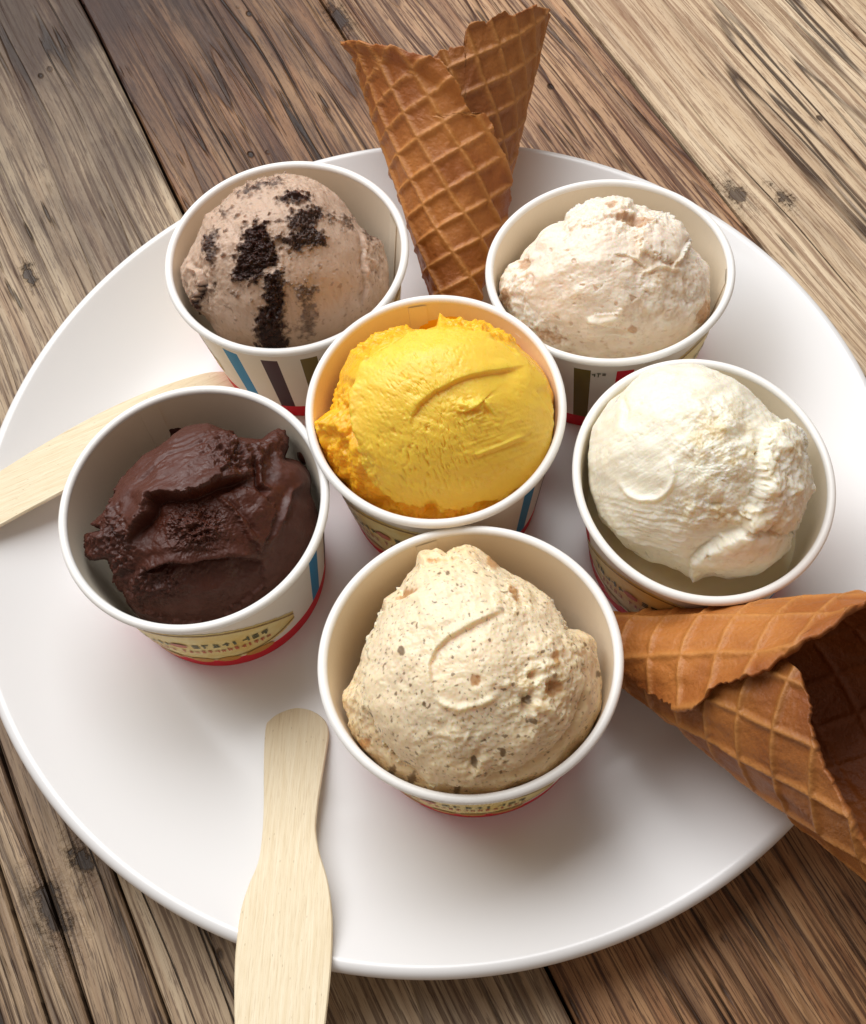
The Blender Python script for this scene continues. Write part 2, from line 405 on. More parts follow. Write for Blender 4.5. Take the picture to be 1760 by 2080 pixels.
# ------------------------------------------------------------ ice cream
scoop_of = {}
class Sculpt:
    """A scoop as a closed star-shaped body inside a cup, carved by strokes measured on the photograph."""
    def __init__(s, cup, zoom, outline, centre, dz, depth=1.0, nt=230, nphi=480, seed=0):
        s.ox, s.oy, s.k = zoom; s.cup = cup; s.seed = seed
        cx, cy = s.px([centre])[0]
        s.C = at(cx, cy, ZB+CH*RISE.get(cup, 1)+dz); w = s.C-CAM; w /= np.linalg.norm(w); s.w = w
        a = CR-w*(CR@w); a /= np.linalg.norm(a); b = np.cross(a, w)*-1.0
        if b@CU < 0: b = -b
        pp = s.px(outline); d = ray(pp[:, 0], pp[:, 1]); q = CAM+d*(((s.C-CAM)@w)/(d@w))[:, None]-s.C
        A = np.arctan2(q@b, q@a); R = np.hypot(q@a, q@b); o = np.argsort(A); A, R = A[o], R[o]
        PH = np.linspace(-math.pi, math.pi, nphi, endpoint=False)
        rho = np.interp(PH, np.concatenate([A-2*math.pi, A, A+2*math.pi]), np.tile(R, 3))
        kern = np.exp(-.5*(np.arange(-40, 41)/13)**2); kern /= kern.sum()
        sm = np.convolve(np.tile(rho, 3), kern, 'same')[nphi:2*nphi]
        s.rm = rho.mean(); rd = s.rm*depth
        TH = np.concatenate([np.linspace(.004, 1.75, nt), np.linspace(1.78, math.pi-.004, 36)])
        T, PHG = np.meshgrid(TH, PH, indexing='ij')
        wgt = sstep(.25, .8, np.sin(T)); wn = sstep(.86, .99, np.sin(T))
        rr = s.rm*(1-wgt)+sm[None]*wgt+(rho-sm)[None]*wn
        V = s.C+(-w)*(np.cos(T)*rd)[..., None]+(np.sin(T)*rr)[..., None]*(np.cos(PHG)[..., None]*a+np.sin(PHG)[..., None]*b)
        s.V = V.reshape(-1, 3); s.front = (np.cos(T) > -.15).reshape(-1).astype(float)
        s.T = T.reshape(-1)
        n = (-w)*(np.cos(T)/rd)[..., None]+(np.sin(T)/rr)[..., None]*(np.cos(PHG)[..., None]*a+np.sin(PHG)[..., None]*b)
        s.N = (n/np.linalg.norm(n, axis=-1, keepdims=True)).reshape(-1, 3)
        m, n_ = T.shape; i = np.arange(m-1)[:, None]; j = np.arange(n_)[None]; j2 = (j+1) % n_
        s.F = np.stack([i*n_+j, (i+1)*n_+j, (i+1)*n_+j2, i*n_+j2], -1).reshape(-1, 4)
        s.shape = (m, n_)
        u, v = proj(s.V); s.u = (u-s.ox)/s.k; s.v = (v-s.oy)/s.k       # in zoom pixels
        s.mm = s.k/6900*1000                                              # mm per zoom pixel, roughly
        s.d = np.zeros(len(s.V)); s.Q = (s.V-s.C)*1000.0+seed*31.7        # mm
        # jitter the strokes so that no line is perfectly drawn
        s.ju = s.u+fbm(s.Q/5.0, 3)*5/s.k*.33; s.jv = s.v+fbm(s.Q/5.0+50, 3)*5/s.k*.33
        s.col = None
    def px(s, pts):
        p = np.asarray(pts, float); return np.stack([s.ox+p[:, 0]*s.k, s.oy+p[:, 1]*s.k], -1)
    def dist(s, pts, jit=True):
        u, v = (s.ju, s.jv) if jit else (s.u, s.v)
        best = np.full(len(u), 1e9); sg = np.zeros(len(u)); tt = np.zeros(len(u))
        pts = np.asarray(pts, float); L = np.hypot(*np.diff(pts, axis=0).T); cum = np.concatenate([[0], np.cumsum(L)])
        for k in range(len(pts)-1):
            a, b = pts[k], pts[k+1]; e = b-a; t = np.clip(((u-a[0])*e[0]+(v-a[1])*e[1])/(e@e), 0, 1)
            dx, dy = u-a[0]-t*e[0], v-a[1]-t*e[1]; d = np.hypot(dx, dy); m = d < best
            best[m] = d[m]; sg[m] = np.sign(e[0]*dy-e[1]*dx)[m]; tt[m] = ((cum[k]+t*L[k])/cum[-1])[m]
        return best, sg, tt
    def stroke(s, pts, width, depth, taper=True, jit=True):          # groove (negative) or ridge (positive), mm
        d, _, t = s.dist(pts, jit); tp = np.minimum(1, np.minimum(t, 1-t)*6+.15) if taper else 1
        s.d += depth*np.exp(-(d/width)**2)*tp*s.front; return s
    def lip(s, pts, fall, depth, edge=6, lift=.35):                 # cliff: the right-hand side of the stroke drops by depth mm
        d, sg, t = s.dist(pts); tp = np.minimum(1, np.minimum(t, 1-t)*7)*((t > 0) & (t < 1))
        x = d*sg
        s.d += (-depth*sstep(-edge*.2, edge, x)*np.exp(-np.maximum(x, 0)/fall) + lift*depth*np.exp(-(np.minimum(x+edge, 0)/(fall*.35))**2)*(x < 0)*sstep(-fall, 0, x))*tp*s.front; return s
    def blob(s, c, rx, ry, amp, rot=0):
        return s.add(s.gmask(c, rx, ry, rot)*amp)
    def gmask(s, c, rx, ry=None, rot=0):
        ry = ry or rx; ca, sa = math.cos(math.radians(rot)), math.sin(math.radians(rot))
        x, y = s.ju-c[0], s.jv-c[1]; p, q = (x*ca+y*sa)/rx, (-x*sa+y*ca)/ry
        return np.exp(-(p*p+q*q)**1.5)*s.front
    def add(s, a): s.d += a; return s
    def plateau(s, poly, h, soft=9, ragged=14):              # a layer with a crisp torn edge
        return s.add(h*s.inpoly(poly, soft, 1.0, ragged))
    def rough(s, m, amp, size, kind='r'):
        n = ridged(s.Q/size) if kind == 'r' else fbm(s.Q/size, 4, .6)
        return s.add(m*amp*n)
    def streaks(s, m, amp, ang, across, along, sharp=False):    # ang in image degrees                  # scrape marks along an image direction
        ca, sa = math.cos(math.radians(ang)), math.sin(math.radians(ang))
        x, y = (s.ju*ca+s.jv*sa)*s.mm, (-s.ju*sa+s.jv*ca)*s.mm
        P = np.stack([x/along, y/across, np.full_like(x, s.seed*3.3)], -1)
        n = fbm(P, 3)
        if sharp: n = -np.maximum(0, n-.18)*3
        return s.add(m*amp*n)
    def inpoly(s, poly, soft=14, jit=1.0, ragged=0.0):
        u, v = s.u+(s.ju-s.u)*jit, s.v+(s.jv-s.v)*jit
        p = np.asarray(poly, float); inside = np.zeros(len(u), bool); j = len(p)-1
        for i in range(len(p)):
            c = (p[i, 1] > v) != (p[j, 1] > v)
            with np.errstate(divide='ignore', invalid='ignore'):
                xx = (p[j, 0]-p[i, 0])*(v-p[i, 1])/(p[j, 1]-p[i, 1])+p[i, 0]
            inside ^= c & (u < xx); j = i
        d, _, _ = s.dist(list(poly)+[poly[0]], False if jit == 0 else True)
        e = np.where(inside, d, -d)+ragged*fbm(s.Q/2.2, 4, .62)
        return sstep(-soft, soft, e)*s.front
    def build(s, name, mat, base, paint=(), lumps=.7, lump_size=11, pits=.45):
        s.d += lumps*fbm(s.Q/lump_size, 2)+.05*fbm(s.Q/1.6, 2)-pits*np.maximum(0, perlin(s.Q/1.15+5)-.28)*s.front*sstep(-.25, .35, fbm(s.Q/9+40, 2))
        V = s.V+s.N*(s.d/1000)[:, None]
        x, y, sx, sy = CUPS[s.cup]
        sz = RISE.get(s.cup, 1); z = np.maximum((V[:, 2]-ZB)/sz, FLOOR+.0004)
        qx, qy = (V[:, 0]-x)/sx, (V[:, 1]-y)/sy; R = np.hypot(qx, qy)
        lim = np.where(z < CH+.0005, rin(np.minimum(z, CH))-.0003, 1.0)
        lim = np.where(z > CH+.0005, rin(CH)-.0003+(z-CH)*2.0, lim)
        k = np.minimum(1, lim/np.maximum(R, 1e-6))
        V = np.stack([x+qx*k*sx, y+qy*k*sy, z*sz+ZB], -1)
        c = np.tile(np.asarray(base, float), (len(V), 1))
        for m, cc in paint: c = c*(1-np.clip(m, 0, 1)[:, None])+np.asarray(cc, float)*np.clip(m, 0, 1)[:, None]
        org = np.array([x, y, ZB+FLOOR])
        o = mesh(name, V-org, s.F, mat, None, True, c); o.location = org; scoop_of[s.cup] = o
        return o
    def specks(s, size, thr, soft=.06, offs=0.0):
        n = perlin(s.Q/size+offs); return sstep(thr, thr+soft, n)

# ---- A: cookies and cream
z = (300, 300, .318182)
a = Sculpt('A', z, [(215,760),(255,690),(300,600),(340,520),(380,430),(450,385),(500,330),(570,270),(650,230),(760,205),(860,180),(950,188),(1060,220),(1160,270),(1250,340),(1310,430),(1360,500),(1400,560),(1480,600),(1515,700),(1540,830),(1545,950),(1480,1080),(1350,1190),(1100,1300),(880,1340),(720,1340),(560,1290),(440,1190),(390,1110),(340,1050),(280,980),(245,900),(220,830)], (880,760), -.0060, .98, seed=1)
cook = [([(620,480),(700,470),(760,490),(790,560),(800,650),(830,700),(800,760),(740,790),(700,860),(640,850),(580,890),(540,810),(570,700),(590,620),(610,560)], 1),
 ([(760,790),(850,790),(870,850),(870,1000),(885,1270),(880,1400),(700,1400),(700,1150),(690,1050),(740,1000),(740,900)], 1),
 ([(910,400),(1000,390),(1080,380),(1190,430),(1190,460),(1100,460),(1080,500),(1130,560),(1130,620),(1060,640),(960,660),(880,630),(830,590),(830,560),(900,560),(950,530),(910,470)], .95),
 ([(370,570),(430,530),(460,600),(440,700),(400,750),(370,660)], .95), ([(830,330),(900,290),(1000,300),(1060,330),(960,355),(850,355)], 1),
 ([(570,290),(700,235),(870,195),(865,235),(740,265),(600,320)], .85), ([(930,900),(1000,860),(1080,900),(1070,970),(960,980)], .75),
 ([(980,1000),(1070,1000),(1060,1180),(980,1210)], .65), ([(300,960),(360,880),(400,870),(350,1000),(320,1060)], 1), ([(450,400),(515,400),(490,440)], .9),
 ([(1220,430),(1300,450),(1285,520),(1230,490)], .7), ([(540,910),(570,920),(550,945)], .8), ([(1380,540),(1440,560),(1450,620),(1400,600)], .8), ([(500,680),(580,675),(575,700),(510,705)], .4)]
cm = a.specks(2.2, .50, .08, 21)*.75*np.clip(a.gmask((620,640), 420, 460), 0, 1)
for poly, al in cook: cm = np.maximum(cm, a.inpoly(poly, 24, 1.0, 40)*al)
a.streaks(np.ones_like(a.u)*a.front, .16, 62, 1.4, 9); a.rough(a.gmask((560,620), 380, 380), .35, 4.0, 'f')
a.rough(cm, 1.1, 1.9, 'f'); a.rough(cm, .5, .9); a.add(.25*cm)
halo = np.zeros(len(a.u))
for poly, al in cook[:5]: halo = np.maximum(halo, a.inpoly(poly, 45, 1.0, 60)*.5)
a.rough(a.gmask((330, 900), 130, 200), .9, 3.0, 'f'); a.rough(a.gmask((1450, 720), 80, 190), .9, 3.0, 'f'); a.rough(a.gmask((900, 230), 420, 70), .7, 2.6)
a.lip([(300,1000),(360,880),(330,790),(250,740)], 60, 1.6); a.lip([(1340,520),(1390,640),(1400,760),(1410,900),(1380,1020)], 70, 1.2)
a.stroke([(860,640),(850,760),(800,800),(760,880)], 14, .5); a.stroke([(1060,640),(1055,800),(1070,950)], 30, -.35)
fine = a.specks(1.5, .50, .1)*.4+a.specks(.8, .58, .1, 9)*.3
smear = sstep(.1, .6, fbm(np.stack([a.u*a.mm/1.6, a.v*a.mm/7, a.u*0], -1), 3))*.35
cookie_mat = cream_material('cookie_cream', .46, .5, (.003, .0018, .0012), spec=.28)
o = a.build('ice_cream_scoop', cookie_mat, (.56, .405, .305), [(smear*.55, (.28, .175, .11)), (halo*.6, (.20, .11, .065)), (fine, (.13, .065, .04)), (cm, (.030, .010, .006))], .6)
tag(o, 'greyish tan ice cream scoop with dark crushed cookie patches in a paper cup', 'ice cream', 'ice cream scoops in cups')

# ---- B: pale cream with caramel
z = (960, 330, .318182)
b = Sculpt('B', z, [(185,740),(230,660),(290,610),(320,560),(400,470),(490,400),(585,370),(620,310),(680,280),(790,265),(830,232),(930,240),(1000,260),(1120,305),(1230,355),(1310,400),(1370,470),(1390,540),(1450,600),(1505,680),(1520,800),(1515,920),(1470,1050),(1380,1160),(1200,1280),(900,1330),(650,1290),(430,1190),(300,1060),(220,930),(190,830)], (850,760), -.0075, .95, seed=2)
b.lip([(340,720),(370,620),(430,530),(520,420),(570,370)][::-1], 90, 2.0); b.lip([(1075,430),(1060,520),(1070,600)], 60, 1.0)
b.lip([(1380,480),(1340,570),(1290,640),(1270,680)], 60, 1.3); b.stroke([(1110,700),(1200,660),(1330,690)], 14, .7)
b.lip([(900,580),(980,580),(1060,620),(1120,680)], 50, .8)
b.stroke([(720,1000),(830,1010),(900,990),(940,950)], 18, .9); b.lip([(740,1010),(830,1030),(920,1060),(1060,1080)], 60, .7); b.stroke([(760,1110),(860,1100),(1000,1110)], 12, .5)
b.plateau([(1060,430),(1180,350),(1310,390),(1390,480),(1350,580),(1290,640),(1180,600),(1080,560)], 1.1, 9, 24); b.plateau([(600,340),(800,250),(940,230),(1010,270),(960,340),(820,380),(640,420)], .9, 9, 24); b.plateau([(720,985),(900,940),(950,930),(960,1010),(900,1050),(760,1040)], .7, 8, 16)
b.blob((860,300), 120, 50, 1.3); b.blob((1020,365), 70, 30, -1.5); b.blob((890,300), 40, 20, -1.2); b.blob((330,650), 50, 40, -1.6); b.blob((560,820), 300, 250, .5)
b.rough(b.gmask((1180,790), 240, 230), .5, 2.4); b.rough(b.gmask((1000,340), 420, 110), .9, 3.0, 'f'); b.rough(b.gmask((260,820), 120, 250), 1.0, 3.2, 'f'); b.rough(b.gmask((420,1050), 220, 90, 30), .9, 2.6)
b.rough(b.gmask((640,720), 340, 300), .16, 3.2); b.rough(b.gmask((1430,850), 130, 300), .6, 3.0, 'f')
b.streaks(b.front, .10, -20, 1.6, 7); b.rough(b.front, .30, 7.0, 'f'); pit = b.specks(2.4, .52, .10, 3)*b.front; b.add(-.35*pit)
car = np.maximum.reduce([b.gmask((1030,368), 120, 30, 8), b.gmask((325,640), 55, 38, -25)*1.1, b.gmask((230,860), 40, 90)*.7, b.gmask((1490,960), 60, 90, 30)*.9, b.gmask((1022,1062), 34, 26), b.gmask((880,295), 50, 18)*.7, b.gmask((500,1100), 140, 40, 25)*.6]); car = sstep(.22, .62, car+.28*fbm(b.Q/1.3, 2))*.9
tan = np.clip(b.gmask((1200,800), 260, 260)*.75, 0, 1)*sstep(-.3, .4, fbm(b.Q/4, 3))
bsp = b.specks(1.7, .46, .12)*.5
bm = cream_material('pale_cream', .42, .65, (.004, .0026, .0016))
o = b.build('ice_cream_scoop', bm, (.90, .79, .66), [(tan, (.66, .46, .27)), (bsp*.6, (.56, .36, .20)), (pit*.35, (.58, .38, .22)), (car*.8, (.46, .22, .07))], .9, 9)
tag(o, 'pale pinkish cream ice cream scoop with thin caramel streaks in a paper cup', 'ice cream', 'ice cream scoops in cups')

# ---- C: yellow
z = (600, 570, .329545)
c = Sculpt('C', z, [(100,880),(150,850),(215,790),(250,640),(300,540),(360,430),(450,370),(560,320),(690,285),(720,300),(800,305),(870,275),(890,212),(940,235),(1000,238),(1160,270),(1300,340),(1400,430),(1500,520),(1570,650),(1615,780),(1625,930),(1580,1100),(1480,1260),(1300,1400),(1100,1480),(880,1500),(650,1460),(460,1370),(300,1240),(180,1080),(110,940)], (900,820), -.0085, .92, seed=3)
c.stroke([(420,1010),(375,930),(352,840),(350,760),(370,670),(395,610)], 13, -1.6); c.lip([(420,1010),(375,930),(352,840),(350,760),(370,670),(395,610)][::-1], 120, 2.6, 10)
c.lip([(715,900),(722,830),(770,760),(850,692),(960,640),(1080,592),(1200,570),(1300,556),(1390,540)], 130, 1.3, 16, .25)
dome = c.inpoly([(395,600),(450,490),(600,395),(750,340),(900,322),(1150,340),(1350,450),(1495,600),(1572,800),(1565,1000),(1450,1200),(1250,1330),(900,1400),(600,1330),(455,1180),(405,1000),(358,850),(362,700)], 40, 1.0, 30)
c.plateau([(395,600),(450,490),(600,395),(750,340),(900,322),(1150,340),(1350,450),(1495,600),(1572,800),(1565,1000),(1450,1200),(1250,1330),(900,1400),(600,1330),(455,1180),(405,1000),(358,850),(362,700)], 1.8, 6, 9)
c.rough(c.gmask((1090,800), 150, 75, 10), 1.0, 2.6); c.blob((1090,770), 90, 26, .7); c.lip([(970,800),(1040,810),(1090,790),(1150,740),(1170,790),(1230,840)], 40, .9)
c.stroke([(1070,1065),(1200,1020),(1400,945)], 10, .55); c.stroke([(1090,1085),(1250,1035),(1400,990)], 9, -.45)
c.lip([(1450,680),(1500,760),(1545,840),(1570,900)][::-1], 50, .8); c.lip([(440,520),(500,450),(600,390),(700,340)], 60, 1.0)
c.stroke([(1180,370),(1260,410),(1340,470)], 10, -.6)
c.streaks(c.gmask((760,1060), 480, 300), .30, 66, .65, 3.0, True); c.streaks(c.gmask((700,650), 330, 260), .18, 55, .7, 2.4, True); c.streaks(c.gmask((1250,1000), 330, 200), .16, -18, .8, 9)
c.streaks(c.front, .10, 20, 2.0, 12)
rag = np.maximum.reduce([c.gmask((230,900), 150, 330), c.gmask((360,1200), 160, 190, 40), c.gmask((520,340), 280, 60, -20), c.gmask((1150,290), 380, 45, 16), c.gmask((850,1430), 560, 70)])
c.rough(rag, 1.4, 4.0, 'f'); c.blob((380,1080), 50, 120, 1.2, -8); c.blob((170,890), 90, 40, 1.5)
c.blob((840,1400), 45, 55, -2.6); c.blob((560,1370), 80, 30, -1.8); c.blob((1160,1370), 70, 30, -1.8); c.blob((1600,900), 30, 160, -2.0, 6); c.blob((300,1080), 40, 120, -1.4, -25)
flange = 1-dome
deep = np.clip(rag*.6*sstep(-.2, .5, fbm(c.Q/4, 3)), 0, 1)
cmat = cream_material('mango_yellow', .42, .6, (.0045, .0024, .0006), spec=.42)
o = c.build('ice_cream_scoop', cmat, (.98, .64, .075), [(flange*.7, (.95, .47, .012)), (deep, (.95, .38, .004))], .45, 12)
tag(o, 'bright yellow ice cream scoop with scrape marks in the central paper cup', 'ice cream', 'ice cream scoops in cups')

# ---- D: chocolate
z = (100, 760, .340909)
d = Sculpt('D', z, [(325,930),(340,830),(390,740),(440,670),(520,580),(620,490),(720,420),(830,360),(940,338),(1040,378),(1150,375),(1260,400),(1320,358),(1395,345),(1415,430),(1405,500),(1480,525),(1540,640),(1570,720),(1600,820),(1620,940),(1590,1100),(1500,1260),(1350,1400),(1150,1500),(900,1560),(680,1550),(520,1440),(450,1290),(410,1180),(360,1100),(265,1105),(225,1030),(235,950),(265,895)], (930,920), -.0120, .92, seed=4)
d.lip([(470,1000),(530,900),(590,820),(610,740),(680,712),(780,725),(880,705),(950,670),(1010,640),(1110,610),(1230,590)], 150, 4.6, 12, .3)
d.lip([(540,1190),(620,1150),(700,1120),(850,1125),(950,1105),(1060,1085),(1160,1090),(1270,1115)], 110, 3.0, 12)
d.lip([(1240,480),(1260,560),(1270,640),(1330,690)], 60, 2.6, 10); d.blob((1310,560), 50, 120, -2.2, 5); d.blob((1340,410), 70, 60, 2.0)
d.plateau([(400,760),(440,650),(620,470),(830,340),(940,320),(1060,370),(1120,440),(1060,560),(1000,640),(920,690),(800,720),(700,720),(610,740),(560,860),(480,980),(390,900)], 1.7, 7, 16)
d.plateau([(1000,720),(1130,650),(1260,690),(1340,780),(1330,900),(1260,1060),(1190,960),(1100,820)], 1.0, 8, 18); d.plateau([(560,1190),(700,1130),(860,1135),(1060,1100),(1260,1125),(1300,1250),(1000,1480),(700,1480),(540,1380)], -1.0, 8, 18)
d.stroke([(1000,720),(1080,790),(1140,860),(1200,960),(1240,1040)], 26, .9); d.stroke([(1030,720),(1110,780),(1180,860),(1240,960)], 14, -.8)
d.stroke([(1335,1000),(1370,920),(1400,830),(1440,720)], 20, .9); d.lip([(1380,900),(1410,800),(1450,700),(1500,660)], 60, 1.6); d.blob((1480,620), 90, 80, 1.6)
for k, (x0, y0, x1, y1) in enumerate([(480,640,940,380), (500,650,960,400), (530,690,960,420)]): d.stroke([(x0,y0),((x0+x1)/2-30,(y0+y1)/2-40),(x1,y1)], 8, -.5, True, False)
d.streaks(d.gmask((700,620), 260, 120, -32), .15, -35, .9, 12)
crumb = np.maximum.reduce([d.gmask((1110,500), 200, 100, 10), d.gmask((860,900), 190, 160), d.gmask((400,960), 100, 190, -15), d.gmask((620,1260), 170, 120), d.gmask((280,1000), 70, 130), d.gmask((450,1150), 70, 150)])
d.rough(crumb, 1.3, 3.0, 'f'); d.rough(crumb, 1.0, 2.0); d.rough(d.gmask((900,1000), 700, 620), .35, 5.0, 'f'); d.rough(crumb, .7, .9); d.rough(d.gmask((1350,420), 120, 90), 1.2, 2.4, 'f')
d.rough(d.gmask((900,1320), 500, 160), .35, 3.0)
d.add(-d.gmask((1150,690), 0.1)*0)
dm = cream_material('chocolate', .55, .06, (.001, .0005, .0004), .00015, 1300, .42)
o = d.build('ice_cream_scoop', dm, (.066, .0148, .0066), [(crumb*.5*sstep(-.2, .5, fbm(d.Q/1.5, 2)), (.040, .010, .006)), (d.gmask((700, 600), 330, 130, -32)*.6, (.095, .028, .018))], .8)
tag(o, 'dark brown chocolate ice cream scoop with torn crumbly surface in a paper cup', 'ice cream', 'ice cream scoops in cups')

# ---- E: vanilla
z = (1140, 710, .340909)
e = Sculpt('E', z, [(180,560),(200,470),(240,400),(290,320),(360,255),(430,190),(520,130),(620,98),(740,85),(850,100),(960,140),(1080,205),(1170,295),(1230,370),(1310,440),(1385,520),(1412,600),(1452,700),(1475,830),(1425,900),(1390,1000),(1352,1080),(1330,1150),(1245,1235),(1150,1295),(980,1335),(900,1312),(780,1348),(700,1310),(560,1272),(420,1205),(320,1125),(250,1035),(215,950),(175,830),(165,730)], (800,700), -.0020, .95, seed=5)
circ = [(510+165*math.cos(t), 740+155*math.sin(t)) for t in np.radians(np.arange(-40, 165, 12))]
e.stroke(circ, 16, .8); e.blob((500,740), 140, 130, -.7)
e.lip([(1225,480),(1205,560),(1190,650),(1175,760),(1170,850),(1150,930),(1080,975)], 60, 1.5, 14, .1)
e.blob((1310,560), 95, 100, 2.0); e.blob((1230,740), 70, 90, 1.2); e.blob((1235,860), 70, 90, 1.8); e.blob((1350,770), 80, 120, 1.0); e.blob((1270,980), 110, 90, 1.5); e.blob((1130,1040), 70, 50, 1.0)
e.lip([(760,1260),(880,1190),(980,1130),(1090,1080),(1100,980)][::-1], 90, 2.0, 16, .2); e.blob((1120,1190), 230, 100, 1.6, -25)
e.lip([(230,990),(330,1090),(480,1170),(640,1210),(760,1240)], 60, 1.2); e.stroke([(500,1180),(600,1200),(700,1210)], 9, -.6)
e.streaks(e.gmask((520,1030), 420, 130, 12), .35, 12, .9, 12); e.streaks(e.front, .12, -30, 1.5, 10)
e.plateau([(1225,480),(1310,440),(1385,510),(1425,620),(1460,720),(1485,830),(1430,900),(1395,1000),(1340,1070),(1240,1050),(1110,1050),(1080,980),(1160,930),(1170,800),(1195,650)], 1.7, 9, 26)
e.plateau([(780,1250),(960,1130),(1090,1085),(1240,1080),(1345,1090),(1340,1150),(1250,1240),(1150,1300),(980,1345),(880,1320),(780,1360)], 1.4, 8, 18)
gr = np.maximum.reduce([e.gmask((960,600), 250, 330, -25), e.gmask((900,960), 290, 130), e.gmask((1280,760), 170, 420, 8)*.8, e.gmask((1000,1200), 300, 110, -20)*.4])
e.rough(gr, .28, 2.2); e.rough(gr, .9, 4.6, 'f'); e.rough(e.gmask((1280,760), 170, 420, 8), .8, 3.4, 'f'); e.stroke([(370,280),(400,370),(370,470)], 14, -.6)
e.blob((1070,500), 80, 45, -1.2); e.blob((980,470), 40, 25, .9); e.blob((1180,625), 22, 18, -1.5); e.blob((920,925), 45, 16, -1.0); e.blob((1050,990), 30, 24, -1.3)
es = e.specks(1.6, .50, .1)*.45*np.clip(gr+.2, 0, 1)
em = cream_material('vanilla', .44, .65, (.004, .003, .0018))
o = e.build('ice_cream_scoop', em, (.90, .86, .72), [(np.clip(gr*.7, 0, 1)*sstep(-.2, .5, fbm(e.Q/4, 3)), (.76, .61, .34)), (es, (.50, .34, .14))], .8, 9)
tag(o, 'ivory white vanilla ice cream scoop with a round dimple in a paper cup', 'ice cream', 'ice cream scoops in cups')

# ---- F: flecked caramel
z = (620, 1050, .386364)
f = Sculpt('F', z, [(210,960),(250,880),(290,770),(330,660),(380,590),(408,520),(415,435),(500,380),(540,305),(580,265),(608,195),(660,180),(740,203),(780,188),(850,155),(900,183),(970,213),(1025,270),(1090,310),(1180,360),(1285,430),(1312,510),(1355,592),(1450,605),(1505,640),(1535,740),(1560,880),(1560,1000),(1490,1150),(1360,1300),(1150,1440),(900,1500),(780,1490),(590,1430),(430,1340),(320,1230),(255,1140),(235,1050)], (880,830), -.0070, .95, seed=6)
f.lip([(1050,500),(940,548),(840,592),(760,640),(695,700),(662,775),(668,850),(695,920)][::-1], 90, 1.3, 12, .3)
f.stroke([(690,935),(740,975),(820,997),(920,975),(1010,930)], 17, .85)
f.blob((830,830), 150, 150, .6)
f.lip([(330,1000),(350,1100),(410,1210),(500,1310),(640,1385)][::-1], 70, 1.5, 10); f.lip([(880,1395),(1120,1335),(1290,1230),(1400,1120),(1450,1000),(1480,860)][::-1], 70, 1.3, 12)
f.plateau([(350,650),(420,500),(560,340),(640,260),(800,225),(980,290),(1280,450),(1380,640),(1455,820),(1445,1000),(1380,1130),(1250,1250),(1100,1330),(900,1390),(660,1385),(500,1310),(400,1200),(345,1080),(328,900)], 1.3, 7, 16)
ro = np.maximum.reduce([f.gmask((1240,900), 210, 270, 10), f.gmask((790,1150), 170, 150)*.6, f.gmask((950,1300), 170, 80)*.8, f.gmask((1110,460), 130, 110, 30)*.8, f.gmask((740,210), 230, 50)*.8, f.gmask((1420,680), 130, 110)*.8, f.gmask((280,1050), 70, 260, -12)])
f.rough(ro, .8, 2.6); f.rough(ro, .7, 4.0, 'f')
f.blob((1290,900), 46, 40, -1.8); f.blob((1190,830), 30, 22, -1.9); f.blob((1165,970), 24, 70, -2.4, 15); f.lip([(1140,900),(1160,960),(1180,1050),(1200,1120)], 60, 1.4, 10); f.blob((1250,1000), 60, 30, 1.0, 30); f.blob((900,860), 34, 34, -.5); f.blob((1110,440), 24, 60, -1.0, -30); f.blob((890,1270), 22, 70, -1.2, 25)
f.blob((1090,800), 40, 150, -.5); f.blob((540,415), 70, 24, -1.0, -20); f.blob((850,190), 90, 30, .9); f.lip([(640,240),(720,250),(800,235),(900,250)], 40, .9)
f.streaks(f.front, .08, 75, 1.3, 8); f.rough(f.front, .4, 6.0, 'f')
f.stroke([(330,1000),(350,1100),(410,1210),(500,1310),(640,1385)], 14, -1.8); f.stroke([(900,1392),(1120,1335),(1290,1230),(1400,1120),(1450,1000),(1480,860)], 16, -1.4)
dk = f.specks(1.1, .55, .06)*.75+f.specks(.7, .52, .06, 7)*.55+f.specks(1.9, .62, .06, 4)*.6*np.clip(ro+.35, 0, 1)
for (x, y, r) in [(355,1035,15),(485,925,9),(530,710,20),(755,315,12),(640,980,12),(780,740,8),(1035,1225,20),(890,1280,22),(1170,960,20),(1185,1060,14),(460,1330,22),(560,1385,24),(800,1430,22),(1545,830,14),(1465,670,12)]: dk = np.maximum(dk, sstep(.30, .62, f.gmask((x, y), r*.9, r*1.3)+.22*perlin(f.Q/.7))*.85)
orn = np.maximum.reduce([f.gmask((1290,900), 52, 44), f.gmask((895,860), 30, 34)*.8, f.gmask((540,415), 70, 26, -20)*.7, f.gmask((690,235), 60, 16)*.7, f.gmask((310,1190), 40, 26), f.gmask((985,235), 30, 50, -30)*.8, f.gmask((1295,740), 24, 46)*.7, f.gmask((1090,420), 30, 60, -30)*.6]); orn = sstep(.25, .6, orn+.25*perlin(f.Q/1.0))*.85
skirt = np.clip(1-f.gmask((840,760), 640, 600)*1.3, 0, 1)*.6
fm = cream_material('caramel_cream', .42, .65, (.004, .0026, .0013))
o = f.build('ice_cream_scoop', fm, (.90, .765, .545), [(skirt, (.80, .50, .17)), (np.clip(ro*.45, 0, 1)*sstep(-.2, .5, fbm(f.Q/3, 3)), (.66, .47, .22)), (np.clip(dk, 0, 1), (.17, .095, .035)), (orn*.9, (.52, .23, .055))], .6)
tag(o, 'beige caramel ice cream scoop with dark flecks and a peaked top in a paper cup', 'ice cream', 'ice cream scoops in cups')

